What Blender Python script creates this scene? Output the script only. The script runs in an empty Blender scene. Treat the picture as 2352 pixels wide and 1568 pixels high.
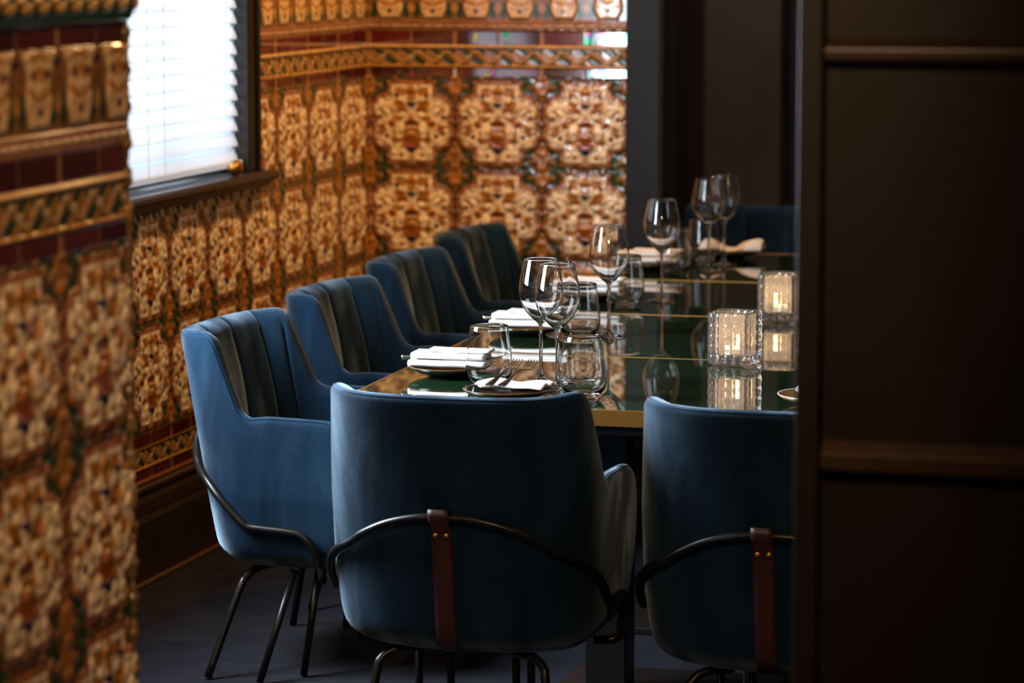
import bpy, bmesh, math, random
import numpy as np
from mathutils import Vector, Matrix
random.seed(7); rng = np.random.default_rng(7)
SC = bpy.context.scene
COL = SC.collection
PI = math.pi
R = math.radians

# ------------------------------------------------------------------ camera
cam_d = bpy.data.cameras.new('camera'); cam = bpy.data.objects.new('camera', cam_d); COL.objects.link(cam)
cam.location = (0, 0, 1.79)
cam.rotation_euler = (R(90 - 7.21), 0, R(15.16))
cam_d.sensor_width = 36; cam_d.lens = 7300 / 2352 * 36
cam_d.clip_start = 0.05; cam_d.clip_end = 60
cam_d.dof.use_dof = True; cam_d.dof.focus_distance = 7.35; cam_d.dof.aperture_fstop = 3.5
SC.camera = cam

# ------------------------------------------------------------------ view, world, lights
SC.view_settings.view_transform = 'Standard'; SC.view_settings.look = 'None'
SC.view_settings.exposure = 0.0; SC.view_settings.gamma = 1.0; SC.view_settings.use_curve_mapping = False
SC.cycles.use_denoising = True
SC.cycles.max_bounces = 14; SC.cycles.transmission_bounces = 14; SC.cycles.transparent_max_bounces = 12
SC.cycles.diffuse_bounces = 4; SC.cycles.glossy_bounces = 6
SC.cycles.sample_clamp_indirect = 4.0
W = bpy.data.worlds.new('daylight'); SC.world = W; W.use_nodes = True
W.node_tree.nodes['Background'].inputs[0].default_value = (0.75, 0.87, 1.0, 1)
W.node_tree.nodes['Background'].inputs[1].default_value = 2.0

def light(name, kind, loc, energy, color, size=0.1, size_y=None, aim=None, spread=None, spot=None, blend=0.6):
    d = bpy.data.lights.new(name, kind); d.energy = energy; d.color = color
    if kind == 'AREA':
        d.size = size
        if size_y: d.shape = 'RECTANGLE'; d.size_y = size_y
        if spread: d.spread = R(spread)
    else:
        d.shadow_soft_size = size
    if kind == 'SPOT': d.spot_size = R(spot); d.spot_blend = blend
    o = bpy.data.objects.new(name, d); COL.objects.link(o); o.location = loc
    if aim is not None:
        o.rotation_euler = (Vector(aim) - Vector(loc)).to_track_quat('-Z', 'Y').to_euler()
    return o
WARM = (1.0, 0.53, 0.19)
DAY = (0.72, 0.87, 1.0)
# daylight entering through the two street windows (lights lie in the window reveals, outside the blinds)
light('daylight_window_a', 'AREA', (-3.47, 8.56, 1.75), 21, DAY, 1.08, 1.30, aim=(-1, 8.56, 1.75))
light('daylight_window_b', 'AREA', (-3.36, 6.62, 1.75), 250, DAY, 0.78, 1.30, aim=(-1, 6.62, 1.75))
# warm ceiling spots washing the tiled walls and the room
for i, (x, y, e, ax, ay, az, sp) in enumerate([(-2.2, 8.3, 60, -3.3, 8.5, 1.0, 95), (-2.2, 9.6, 105, -3.3, 9.7, 1.0, 95),
                                          (-2.6, 7.0, 22, -3.3, 7.2, 0.9, 95), (-2.5, 9.2, 45, -2.9, 10.3, 1.0, 90)]):
    light('ceiling_spot_light', 'SPOT', (x, y, 2.95), e, WARM, 0.035, aim=(ax, ay, az), spot=sp)
for (x, y, z, e) in [(-0.7, 6.6, 2.55, 5), (-1.3, 7.4, 2.45, 5), (-0.8, 8.1, 2.6, 5), (-1.4, 8.9, 2.45, 5), (-0.7, 9.6, 2.55, 5), (0.4, 7.6, 2.2, 4), (0.5, 9.0, 2.2, 4), (-0.2, 10.0, 2.1, 4)]:
    light('bulb_light', 'POINT', (x, y, z), e, (1.0, 0.56, 0.22), 0.05)
light('hall_spot_and_fill', 'SPOT', (-0.9, 2.6, 2.75), 150, (1.0, 0.60, 0.30), 0.10, aim=(-1.95, 4.4, 1.25), spot=75)
light('hall_spot_and_fill', 'SPOT', (-0.3, 2.9, 2.85), 11, WARM, 0.10, aim=(-0.4, 4.6, 1.2), spot=90)
light('hall_spot_and_fill', 'SPOT', (-0.9, 2.9, 2.6), 34, (1.0, 0.62, 0.34), 0.12, aim=(-1.6, 6.3, 0.5), spot=50)  # added warm fill from the hall, tints the chair backs like bounced light
light('alcove_fill_light', 'SPOT', (-1.3, 11.0, 2.9), 140, (1.0, 0.76, 0.62), 0.08, aim=(-2.1, 11.9, 1.6), spot=100)  # added fill to brighten the dark alcove, no fixture modelled

# ------------------------------------------------------------------ material helpers
def mat(name, color=(0.5, 0.5, 0.5), rough=0.5, metal=0.0, **kw):
    m = bpy.data.materials.new(name); m.use_nodes = True
    b = m.node_tree.nodes['Principled BSDF']
    b.inputs['Base Color'].default_value = (*color, 1); b.inputs['Roughness'].default_value = rough
    b.inputs['Metallic'].default_value = metal
    for k, v in kw.items():
        b.inputs[k.replace('_', ' ')].default_value = v
    return m
def N(m, t): return m.node_tree.nodes.new(t)
def L(m, a, b): m.node_tree.links.new(a, b)
def bsdf(m): return m.node_tree.nodes['Principled BSDF']
def noise(m, scale=5, detail=4, stretch=(1, 1, 1), dist=0.0):
    tc = N(m, 'ShaderNodeTexCoord'); mp = N(m, 'ShaderNodeMapping'); mp.inputs['Scale'].default_value = stretch
    n = N(m, 'ShaderNodeTexNoise'); n.inputs['Scale'].default_value = scale; n.inputs['Detail'].default_value = detail
    n.inputs['Distortion'].default_value = dist
    L(m, tc.outputs['Object'], mp.inputs[0]); L(m, mp.outputs[0], n.inputs['Vector']); return n.outputs['Fac']
def ramp(m, fac, stops):
    r = N(m, 'ShaderNodeValToRGB'); e = r.color_ramp.elements
    while len(e) < len(stops): e.new(0.5)
    for i, (p, c) in enumerate(stops):
        e[i].position = p; e[i].color = (*c, 1) if len(c) == 3 else c
    L(m, fac, r.inputs[0]); return r.outputs[0]
def maprange(m, fac, a, b, c, d):
    r = N(m, 'ShaderNodeMapRange')
    for i, v in zip((1, 2, 3, 4), (a, b, c, d)): r.inputs[i].default_value = v
    L(m, fac, r.inputs[0]); return r.outputs[0]
def bump(m, fac, strength=0.2, dist=0.002):
    b = N(m, 'ShaderNodeBump'); b.inputs['Strength'].default_value = strength; b.inputs['Distance'].default_value = dist
    L(m, fac, b.inputs['Height']); L(m, b.outputs[0], bsdf(m).inputs['Normal'])
def noisy(name, c1, c2, rough=0.5, scale=5, stretch=(1, 1, 1), bs=0.0, bd=0.002, detail=4, **kw):
    m = mat(name, c1, rough, **kw); f = noise(m, scale, detail, stretch)
    L(m, ramp(m, f, [(0.3, c1), (0.7, c2)]), bsdf(m).inputs['Base Color'])
    if bs: bump(m, f, bs, bd)
    return m

# velvet: dark blue pile with a strong pale sheen and brushed nap patches
def velvet(name, c1, c2, sh=1.0, tint=(0.42, 0.66, 1.0)):
    m = mat(name, c1, 0.85, Specular_IOR_Level=0.12)
    b = bsdf(m)
    n1 = noise(m, 9, 5, (1.0, 1.0, 0.35), 0.8); n2 = noise(m, 420, 2)
    L(m, ramp(m, n1, [(0.35, c1), (0.68, c2)]), b.inputs['Base Color'])
    b.inputs['Sheen Weight'].default_value = sh; b.inputs['Sheen Tint'].default_value = (*tint, 1)
    L(m, maprange(m, n1, 0.3, 0.7, 0.30, 0.42), b.inputs['Sheen Roughness'])
    n3 = noise(m, 4.2, 4, (1.0, 1.0, 0.5), 1.2); L(m, maprange(m, n3, 0.38, 0.62, 0.22, 1.0), b.inputs['Sheen Weight'])
    bump(m, n2, 0.5, 0.002)
    return m
M_VEL = velvet('blue_velvet', (0.0022, 0.0105, 0.024), (0.0038, 0.022, 0.047), 1.0, (0.60, 0.79, 0.96))
M_PIPE = velvet('blue_velvet_piping', (0.005, 0.022, 0.055), (0.008, 0.035, 0.075))
M_BLACKMETAL = noisy('black_powder_coated_steel', (0.012, 0.011, 0.010), (0.02, 0.018, 0.016), 0.32, 60, metal=0.6)
M_LEATHER = noisy('brown_leather', (0.030, 0.0065, 0.003), (0.050, 0.011, 0.0045), 0.5, 70, bs=0.2)
M_BRASS = noisy('brushed_brass', (0.62, 0.33, 0.09), (0.52, 0.26, 0.06), 0.42, 30, (1, 1, 20), metal=1.0)
M_GREENGLASS = mat('dark_green_back_painted_glass', (0.010, 0.045, 0.020), 0.012, IOR=1.62, Coat_Weight=0.5, Coat_Roughness=0.0)
_f = noise(M_GREENGLASS, 900, 1); L(M_GREENGLASS, ramp(M_GREENGLASS, _f, [(0.0, (0.008, 0.022, 0.009)), (0.72, (0.010, 0.025, 0.011)), (0.80, (0.07, 0.09, 0.05))]), bsdf(M_GREENGLASS).inputs['Base Color'])
M_GLASS = mat('clear_crystal_glass', (1, 1, 1), 0.0, IOR=1.50, Transmission_Weight=1.0)
M_RIBGLASS = mat('clear_pressed_glass', (0.98, 0.96, 0.94), 0.0, IOR=1.50, Transmission_Weight=0.978)
M_PANE = mat('window_pane_glass', (1, 1, 1), 0.0, IOR=1.45, Transmission_Weight=1.0)
M_LINEN = noisy('white_linen', (0.74, 0.70, 0.68), (0.80, 0.77, 0.75), 0.9, 260, bs=0.25, bd=0.0006)
M_PLATE = mat('black_green_glaze', (0.008, 0.011, 0.009), 0.12)
M_PLATERIM = mat('bronze_rim_glaze', (0.16, 0.075, 0.03), 0.18)
M_STEEL = noisy('polished_steel', (0.62, 0.58, 0.52), (0.70, 0.66, 0.60), 0.16, 20, metal=1.0)
M_WAX = mat('white_wax', (0.85, 0.80, 0.70), 0.5, Subsurface_Weight=0.5)
M_TIN = mat('tealight_aluminium', (0.8, 0.8, 0.8), 0.3, 1.0)
M_FLAME = mat('candle_flame', (1, 0.6, 0.2), 0.5, Emission_Color=(1.0, 0.58, 0.20, 1), Emission_Strength=90)
M_WICK = mat('black_wick', (0.01, 0.01, 0.01), 0.9)
M_BLACKWOOD = noisy('dark_painted_wood', (0.0065, 0.0048, 0.0042), (0.011, 0.008, 0.007), 0.38, 8, (1, 1, 0.2), 0.15)
M_BROWNWOOD = noisy('dark_stained_wood', (0.020, 0.011, 0.006), (0.034, 0.018, 0.009), 0.36, 9, (6, 6, 1.2), 0.2)
M_PILASTER = noisy('charcoal_painted_wood', (0.007, 0.007, 0.008), (0.010, 0.010, 0.011), 0.5, 12, Specular_IOR_Level=0.25)
M_ALCOVE = noisy('dark_brown_grey_paint', (0.026, 0.019, 0.017), (0.040, 0.030, 0.026), 0.6, 3)
M_PLASTER = noisy('dark_ceiling_paint', (0.035, 0.028, 0.022), (0.045, 0.036, 0.028), 0.8, 4)
M_SLAT = mat('white_blind_slat', (0.86, 0.88, 0.90), 0.45, Transmission_Weight=0.0)
def _slat():
    m = M_SLAT; nt = m.node_tree; out = nt.nodes['Material Output']
    tr = N(m, 'ShaderNodeBsdfTranslucent'); tr.inputs[0].default_value = (0.86, 0.93, 1.0, 1)
    mx = N(m, 'ShaderNodeMixShader'); mx.inputs[0].default_value = 0.5
    L(m, bsdf(m).outputs[0], mx.inputs[1]); L(m, tr.outputs[0], mx.inputs[2]); L(m, mx.outputs[0], out.inputs[0])
_slat()
M_CORD = mat('white_blind_cord', (0.7, 0.7, 0.72), 0.8)
M_CARPET = noisy('charcoal_blue_carpet', (0.008, 0.0076, 0.0115), (0.021, 0.020, 0.028), 0.95, 420, bs=0.8, bd=0.006, detail=2, Sheen_Weight=0.04, Specular_IOR_Level=0.1)
def _carpet():
    m = M_CARPET; f = noise(m, 7, 6, (1, 1.6, 1)); mix = N(m, 'ShaderNodeMix'); mix.data_type = 'RGBA'; mix.blend_type = 'MULTIPLY'
    mix.inputs[0].default_value = 0.8
    old = bsdf(m).inputs['Base Color'].links[0].from_socket
    L(m, old, mix.inputs[6]); L(m, ramp(m, f, [(0.3, (0.55, 0.55, 0.58)), (0.7, (1.3, 1.3, 1.35))]), mix.inputs[7])
    L(m, mix.outputs[2], bsdf(m).inputs['Base Color'])
_carpet()

# majolica glaze: relief tiles; the glaze laid on each motif is held in the mesh, crazing and gloss come from nodes
M_TILE = mat('majolica_relief_tile', (0.5, 0.3, 0.1), 0.16, Coat_Weight=0.35, Coat_Roughness=0.05)
def _tile():
    m = M_TILE; b = bsdf(m)
    at = N(m, 'ShaderNodeAttribute'); at.attribute_name = 'glaze'
    lu = N(m, 'ShaderNodeAttribute'); lu.attribute_name = 'lustre'
    f = noise(m, 34, 4)
    mix = N(m, 'ShaderNodeMix'); mix.data_type = 'RGBA'; mix.blend_type = 'MULTIPLY'; mix.inputs[0].default_value = 1.0
    L(m, at.outputs['Color'], mix.inputs[6]); L(m, ramp(m, f, [(0.3, (0.72, 0.68, 0.62)), (0.65, (1.12, 1.1, 1.05))]), mix.inputs[7])
    L(m, mix.outputs[2], b.inputs['Base Color'])
    f2 = noise(m, 11, 1)
    mul = N(m, 'ShaderNodeMath'); mul.operation = 'MULTIPLY'
    L(m, lu.outputs['Fac'], mul.inputs[0]); L(m, maprange(m, f2, 0.3, 0.7, 200, 1300), mul.inputs[1])
    L(m, mul.outputs[0], b.inputs['Thin Film Thickness']); b.inputs['Thin Film IOR'].default_value = 1.55
    L(m, maprange(m, lu.outputs['Fac'], 0, 1, 0.18, 0.07), b.inputs['Roughness'])
    L(m, maprange(m, lu.outputs['Fac'], 0, 1, 1.5, 3.2), b.inputs['IOR'])
_tile()

# ------------------------------------------------------------------ mesh helpers
def mesh_obj(name, verts, faces, m, parent=None, smooth=False, loc=None):
    me = bpy.data.meshes.new(name); me.from_pydata([tuple(v) for v in verts], [], faces); me.validate(); me.update()
    bm = bmesh.new(); bm.from_mesh(me); bmesh.ops.recalc_face_normals(bm, faces=bm.faces); bm.to_mesh(me); bm.free()
    me.materials.append(m)
    if smooth:
        me.polygons.foreach_set('use_smooth', [True] * len(me.polygons))
    o = bpy.data.objects.new(name, me); COL.objects.link(o)
    if parent: o.parent = parent
    if loc: o.location = loc
    return o
class MB:
    def __init__(s): s.v = []; s.f = []
    def add(s, v, f):
        n = len(s.v); s.v += [tuple(x) for x in v]; s.f += [tuple(i + n for i in q) for q in f]; return s
    def box(s, x0, x1, y0, y1, z0, z1):
        return s.add([(x0, y0, z0), (x1, y0, z0), (x1, y1, z0), (x0, y1, z0), (x0, y0, z1), (x1, y0, z1), (x1, y1, z1), (x0, y1, z1)],
                     [(0, 3, 2, 1), (4, 5, 6, 7), (0, 1, 5, 4), (1, 2, 6, 5), (2, 3, 7, 6), (3, 0, 4, 7)])
    def tube(s, pts, r, seg=10, closed=False, caps=True, r2=None):
        pts = [Vector(p) for p in pts]; n = len(pts); rings = []
        t0 = (pts[1] - pts[0]).normalized(); up = Vector((0, 0, 1)) if abs(t0.z) < 0.9 else Vector((1, 0, 0))
        nx = t0.cross(up).normalized()
        for i, p in enumerate(pts):
            a = pts[max(i - 1, 0)]; b = pts[min(i + 1, n - 1)]
            if closed: a = pts[(i - 1) % n]; b = pts[(i + 1) % n]
            t = (b - a).normalized(); nx = (nx - t * nx.dot(t)).normalized(); ny = t.cross(nx)
            rr = r if r2 is None else r + (r2 - r) * i / (n - 1)
            rings.append([p + (nx * math.cos(k * 2 * PI / seg) + ny * math.sin(k * 2 * PI / seg)) * rr for k in range(seg)])
        v = [q for rg in rings for q in rg]; f = []
        for i in range(n if closed else n - 1):
            j = (i + 1) % n
            for k in range(seg): f.append((i * seg + k, i * seg + (k + 1) % seg, j * seg + (k + 1) % seg, j * seg + k))
        if caps and not closed: f.append(tuple(range(seg))[::-1]); f.append(tuple((n - 1) * seg + k for k in range(seg)))
        return s.add(v, f)
    def lathe(s, prof, seg=48, center=(0, 0, 0)):
        cx, cy, cz = center; v = []; f = []; rows = []
        for (r, z) in prof:
            if r < 1e-6: rows.append([len(v)]); v.append((cx, cy, cz + z))
            else:
                rows.append(list(range(len(v), len(v) + seg)))
                v += [(cx + r * math.cos(2 * PI * k / seg), cy + r * math.sin(2 * PI * k / seg), cz + z) for k in range(seg)]
        for a, b in zip(rows, rows[1:]):
            for k in range(seg):
                k2 = (k + 1) % seg
                if len(a) == 1 and len(b) == 1: continue
                if len(a) == 1: f.append((a[0], b[k], b[k2]))
                elif len(b) == 1: f.append((a[k], a[k2], b[0]))
                else: f.append((a[k], a[k2], b[k2], b[k]))
        return s.add(v, f)
    def build(s, name, m, parent=None, smooth=False, bevel=0, bseg=2, loc=None, autosm=False):
        o = mesh_obj(name, s.v, s.f, m, parent, smooth, loc)
        if bevel:
            md = o.modifiers.new('bevel', 'BEVEL'); md.width = bevel; md.segments = bseg; md.limit_method = 'ANGLE'; md.angle_limit = R(40)
        return o
def catmull(pts, n=8):
    P = [np.array(p, float) for p in pts]; P = [2 * P[0] - P[1]] + P + [2 * P[-1] - P[-2]]; out = []
    for i in range(1, len(P) - 2):
        for k in range(n):
            t = k / n; a, b, c, d = P[i - 1], P[i], P[i + 1], P[i + 2]
            out.append(0.5 * ((2 * b) + (-a + c) * t + (2 * a - 5 * b + 4 * c - d) * t * t + (-a + 3 * b - 3 * c + d) * t ** 3))
    out.append(P[-2]); return [tuple(q) for q in out]
def empty(name, loc, rz=0, **props):
    o = bpy.data.objects.new(name, None); COL.objects.link(o); o.location = loc; o.rotation_euler = (0, 0, rz); o.empty_display_size = 0.05
    tag(o, **props); return o
def tag(o, label=None, cat=None, group=None, kind=None):
    if label: o['label'] = label
    if cat: o['category'] = cat
    if group: o['group'] = group
    if kind: o['kind'] = kind
    return o
def copy_tree(o, parent=None):
    c = o.copy(); COL.objects.link(c)
    if parent: c.parent = parent
    for ch in list(o.children): copy_tree(ch, c)
    return c
def struct(o): o['kind'] = 'structure'; return o

# ------------------------------------------------------------------ majolica dado pattern
def sm(d, w=0.02): return np.clip(0.5 - d / w, 0, 1)
def blend(c, col, a):
    for i in range(3): c[i] = c[i] * (1 - a) + col[i] * a
CREAM = (0.95, 0.78, 0.55); OCHRE = (0.47, 0.185, 0.022); BROWN = (0.25, 0.080, 0.020); BG = (0.15, 0.070, 0.014)
GREEN = (0.012, 0.050, 0.022); DARK = (0.035, 0.025, 0.012); NAVY = (0.022, 0.014, 0.060); RED = (0.105, 0.016, 0.010); GOLD = (0.62, 0.30, 0.05)
GREY = (0.33, 0.26, 0.20)
def medallion(u, v):
    """u, v in -1..1 inside one square of four tiles; returns colour planes and relief height"""
    c = [np.full(u.shape, k) for k in BG]; h = np.zeros(u.shape)
    a = np.abs(u)
    # ground: green leaves and golden berries in mirrored sprays
    lf = np.sin(9.5 * a + 3.0 * np.sin(6 * v)) * np.sin(11 * v + 2.2 * np.cos(7 * a))
    blend(c, GREEN, np.clip((lf - 0.40) * 5, 0, 1) * 0.75)
    gx = np.sin(17 * a + 1.0) * np.sin(19 * v + 0.6 + 2 * np.sin(5 * a))
    kn = np.clip((gx - 0.35) * 4, 0, 1)
    blend(c, (0.50, 0.28, 0.08), kn * 0.40); h += kn * 0.0035 + 0.001 * lf
    # central pointed leaf between neighbouring medallions
    ca, cv = 1 - a, 1 - np.abs(v)
    dl = np.maximum(ca / 0.17 + np.abs(np.abs(v) - 0.78) / 0.34 - 1, 0); leaf = np.clip(1 - dl * 6, 0, 1)
    blend(c, OCHRE, leaf * 0.8); h += leaf * 0.002
    # outline of the cartouche
    def box(x, y, x1, y0, y1): return np.maximum(x - x1, np.maximum(y0 - y, y - y1))
    def circ(cx, cy, r): return np.hypot(a - cx, v - cy) - r
    d = box(a, v, 0.47, -0.86, 0.80)
    d = np.minimum(d, circ(0.56, 0.20, 0.315)); d = np.minimum(d, circ(0.56, -0.24, 0.315))
    d = np.minimum(d, box(a, v, 0.74, -0.26, 0.24))
    notch = np.hypot((a - 0.95) / 1.1, (v + 0.02) / 0.55) - 0.11; d = np.maximum(d, -notch)
    gr = sm(d - 0.20, 0.05) * np.clip((np.abs(v) - 0.42) * 12, 0, 1) * np.clip((a - 0.40) * 12, 0, 1) * np.clip((0.86 - a) * 12, 0, 1)
    blend(c, (0.010, 0.075, 0.030), gr); blend(c, DARK, sm(d - 0.138, 0.02))
    blend(c, BROWN, sm(d - 0.112, 0.02)); blend(c, (0.36, 0.14, 0.05), sm(np.abs(d - 0.065) - 0.026, 0.02))
    h += np.clip(sm(d - 0.105, 0.04), 0, 1) * 0.0022
    inn = sm(d - 0.01, 0.03); blend(c, CREAM, inn); h += inn * 0.0015
    blend(c, DARK, sm(np.abs(d - 0.022) - 0.006, 0.015) * 0.35)
    core = sm(d + 0.095, 0.03)
    # ochre ground shows between cream strapwork
    st = np.sin(8.6 * a + 0.9 + 1.5 * np.sin(4.2 * v + 0.8)) * np.cos(6.6 * v + 2.0 * np.sin(3.6 * a))
    blend(c, OCHRE, core * np.clip((st + 0.02) * 4, 0, 1)); h += core * np.clip(-st, 0, 1) * 0.0014
    # scroll volutes with dark eyes
    for cy, s in ((0.13, 1), (-0.20, -1)):
        rr = np.hypot(a - 0.76, v - cy); an = np.arctan2((v - cy) * s, a - 0.76)
        ring = sm(np.abs(rr - 0.095 - 0.012 * an) - 0.028, 0.02); blend(c, BROWN, ring); blend(c, NAVY, sm(rr - 0.035, 0.02)); h -= ring * 0.001
        arm = sm(np.abs(np.hypot(a - 0.60, v - cy - 0.03 * s) - 0.21) - 0.045, 0.03) * (((v - cy) * s) > -0.02)
        blend(c, (0.86, 0.66, 0.44), arm * 0.95); h += arm * 0.0018
    def ell(cx, cy, rx, ry, col, k=1.0, hh=0.0):
        nonlocal h
        e = np.hypot((a - cx) / rx, (v - cy) / ry) - 1; m_ = sm(e, 0.25) * k; blend(c, col, m_); h = h + m_ * hh
    ell(0.0, 0.62, 0.10, 0.20, OCHRE, 1, 0.001); ell(0.30, 0.66, 0.10, 0.09, OCHRE); ell(0.34, 0.56, 0.04, 0.06, NAVY)
    ell(0.33, 0.38, 0.09, 0.10, OCHRE); ell(0.0, 0.385, 0.135, 0.045, NAVY); ell(0.0, 0.34, 0.06, 0.05, NAVY)
    ell(0.21, 0.22, 0.12, 0.07, BROWN, 0.8); ell(0.22, 0.14, 0.11, 0.06, CREAM, 1, 0.002); ell(0.0, 0.22, 0.06, 0.10, CREAM, 1, 0.002)
    ell(0.47, -0.07, 0.10, 0.10, OCHRE); ell(0.47, -0.07, 0.045, 0.05, (0.10, 0.06, 0.06))
    ell(0.0, -0.04, 0.19, 0.06, BROWN); ell(0.0, -0.14, 0.15, 0.025, CREAM, 0.6); ell(0.0, -0.19, 0.14, 0.03, BROWN)
    ell(0.27, -0.22, 0.09, 0.17, CREAM, 1, 0.003); ell(0.40, -0.36, 0.035, 0.20, BROWN, 0.8)
    ell(0.0, -0.44, 0.235, 0.18, (0.33, 0.085, 0.008), 1, 0.002); ell(0.0, -0.33, 0.19, 0.03, OCHRE, 0.9)
    ell(0.0, -0.62, 0.14, 0.05, NAVY); ell(0.0, -0.66, 0.07, 0.05, NAVY); ell(0.575, -0.34, 0.05, 0.06, NAVY)
    ell(0.24, -0.76, 0.05, 0.06, OCHRE); ell(0.0, -0.80, 0.08, 0.07, OCHRE, 0.8)
    # tile joints
    j = sm(np.minimum(np.abs(u), np.abs(v)) - 0.004, 0.01) * 0.35; blend(c, DARK, j)
    j = sm(np.minimum(1 - a, 1 - np.abs(v)) - 0.008, 0.012) * 0.6; blend(c, DARK, j)
    return c, h
def dado(u, z, pitch):
    """u metres along the wall from a cell edge, z height; returns colour planes, relief and lustre"""
    sh = u.shape; c = [np.zeros(sh) for _ in range(3)]; h = np.zeros(sh); lu = np.zeros(sh)
    def put(msk, cc, hh=0.0, l=0.0):
        for i in range(3): c[i][msk] = cc[i][msk] if isinstance(cc[i], np.ndarray) else cc[i]
        h[msk] = hh[msk] if isinstance(hh, np.ndarray) else hh
        lu[msk] = l
    ph = u / pitch
    m = (z >= 0.41) & (z < 1.328)
    if m.any():
        U = 2 * (ph - np.floor(ph)) - 1; q = (z - 0.415) / 0.305; V = 2 * (q - np.floor(q)) - 1
        cc, hh = medallion(U, V); put(m, cc, hh)
    def redband(z0, z1):
        m = (z >= z0) & (z < z1)
        if not m.any(): return
        k = np.floor(ph * 2); fr = ph * 2 - k
        tilt = (np.sin(k * 12.9898 + z0 * 78) * 43758.5453) % 1
        cc = [np.full(sh, v) for v in RED]
        for i in range(3): cc[i] = cc[i] * (0.6 + 0.9 * tilt)
        e = np.minimum(fr, 1 - fr) * pitch / 2
        blend(cc, (0.50, 0.26, 0.12), sm(e - np.where((k % 2 == 0) & (fr < .5) | (k % 2 == 1) & (fr > .5), 0.006, 0.0015), 0.004))
        hh = 0.002 + (fr - 0.5) * (tilt - 0.5) * 0.0016
        put(m, cc, hh, 1.0)
    def line(z0, z1, col, amp=0.006):
        m = (z >= z0) & (z < z1); t = np.clip((z - z0) / (z1 - z0), 0, 1)
        put(m, [np.full(sh, v) for v in col], amp * np.sin(PI * t), 0.25)
    def border(z0, z1):
        m = (z >= z0) & (z < z1)
        if not m.any(): return
        w = (z - (z0 + z1) / 2) / ((z1 - z0) / 2); k = ph * 3; t = 2 * (k - np.floor(k)) - 1
        cc = [np.full(sh, v) for v in (0.36, 0.17, 0.04)]
        s1 = np.sin(PI * (t + 0.25) + 2.2 * w) * np.cos(2.0 * w + 2 * t)
        blend(cc, GREEN, np.clip((s1 - 0.25) * 4, 0, 1)); blend(cc, GOLD, np.clip((-s1 - 0.45) * 4, 0, 1))
        wv = np.abs(w - 0.62 * np.sin(PI * t)); blend(cc, (0.55, 0.32, 0.12), sm(wv - 0.14, 0.15))
        bd = np.hypot(t * 0.9, w) - 0.22; blend(cc, (0.50, 0.36, 0.24), sm(bd, 0.1))
        put(m, cc, 0.002 + 0.003 * sm(wv - 0.14, 0.3) + 0.002 * sm(bd, 0.2) - 0.0015 * np.clip(s1, 0, 1))
    redband(0.283, 0.312); line(0.312, 0.320, GOLD); border(0.320, 0.368); line(0.368, 0.376, GOLD); redband(0.376, 0.410)
    line(0.268, 0.283, (0.30, 0.10, 0.03))
    redband(1.328, 1.361); line(1.361, 1.369, GOLD, 0.008); border(1.369, 1.424); line(1.424, 1.436, (0.70, 0.42, 0.16), 0.010); redband(1.436, 1.483)
    # bead moulding
    m = (z >= 1.483) & (z < 1.518)
    if m.any():
        t = (z - 1.483) / 0.035; k = u / (pitch / 8); fr = 2 * (k - np.floor(k)) - 1
        cc = [np.full(sh, v) for v in (0.32, 0.12, 0.035)]; hh = 0.004 * np.abs(np.sin(3 * PI * t)) + 0.002
        bd = np.hypot(fr * 0.8, (t - 0.45) / 0.20) - 0.75; blend(cc, (0.52, 0.36, 0.24), sm(bd, 0.3)); blend(cc, (0.20, 0.15, 0.16), sm(np.abs(t - 0.75) - 0.07, 0.06) * (np.abs(fr) > 0.3) * 0.7)
        put(m, cc, hh + 0.004 * sm(bd, 0.5))
    # figure frieze
    m = (z >= 1.518) & (z < 1.642)
    if m.any():
        w = (z - 1.518) / 0.124; k = ph * 2; t = np.abs(2 * (k - np.floor(k)) - 1)
        cc = [np.full(sh, v) for v in (0.24, 0.11, 0.03)]
        g = np.hypot((t - 0.75) / 0.16, (w - 0.28) / 0.22) - 1; blend(cc, GREEN, sm(g, 0.4)); blend(cc, GOLD, sm(np.hypot((t - 1) / 0.18, (w - 0.35) / 0.12) - 1, .4) * .7)
        dd = t - (0.50 - 0.10 * np.cos(w * 8.5) + 0.30 * np.clip((w - 0.45) * 1.8, 0, 1)); dd = np.maximum(dd, 0.07 - w)
        cm = sm(dd, 0.08); blend(cc, (0.74, 0.50, 0.27), cm)
        oc = np.sin(7 * t + 3 * np.sin(7 * w)) * np.cos(13 * w); blend(cc, OCHRE, cm * np.clip((oc - 0.2) * 3, 0, 1) * (w > 0.3))
        for (a_, b_, r_) in ((0.0, 0.26, 0.12), (0.36, 0.72, 0.11), (0.95, 0.86, 0.10)):
            blend(cc, NAVY, sm(np.hypot((t - a_) / r_, (w - b_) / (r_ * 0.55)) - 1, 0.5))
        blend(cc, DARK, sm(np.abs(dd - 0.03) - 0.03, 0.04) * 0.6)
        blend(cc, OCHRE, sm(0.05 - w, .02) * 0)
        put(m, cc, 0.002 + 0.005 * cm + 0.002 * np.clip(-oc, 0, 1) * cm)
    redband(1.642, 1.682)
    # leaf and berry capping
    m = (z >= 1.682)
    if m.any():
        w = (z - 1.682) / 0.045; k = u / (pitch / 5); t = 2 * (k - np.floor(k)) - 1
        cc = [np.full(sh, v) for v in GREEN]
        bd = np.hypot(t * 0.9, (w - 0.55) / 0.30) - 0.62; bd = np.minimum(bd, np.hypot((1 - np.abs(t)) * 0.9, (w - 0.80) / 0.22) - 0.5)
        blend(cc, (0.75, 0.42, 0.08), sm(bd, 0.15)); blend(cc, (0.75, 0.45, 0.12), np.clip((w - 0.92) * 20, 0, 1))
        put(m, cc, 0.012 + 0.016 * np.clip(w, 0, 1) + 0.006 * sm(bd, 0.5))
    return c, h, lu
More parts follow.
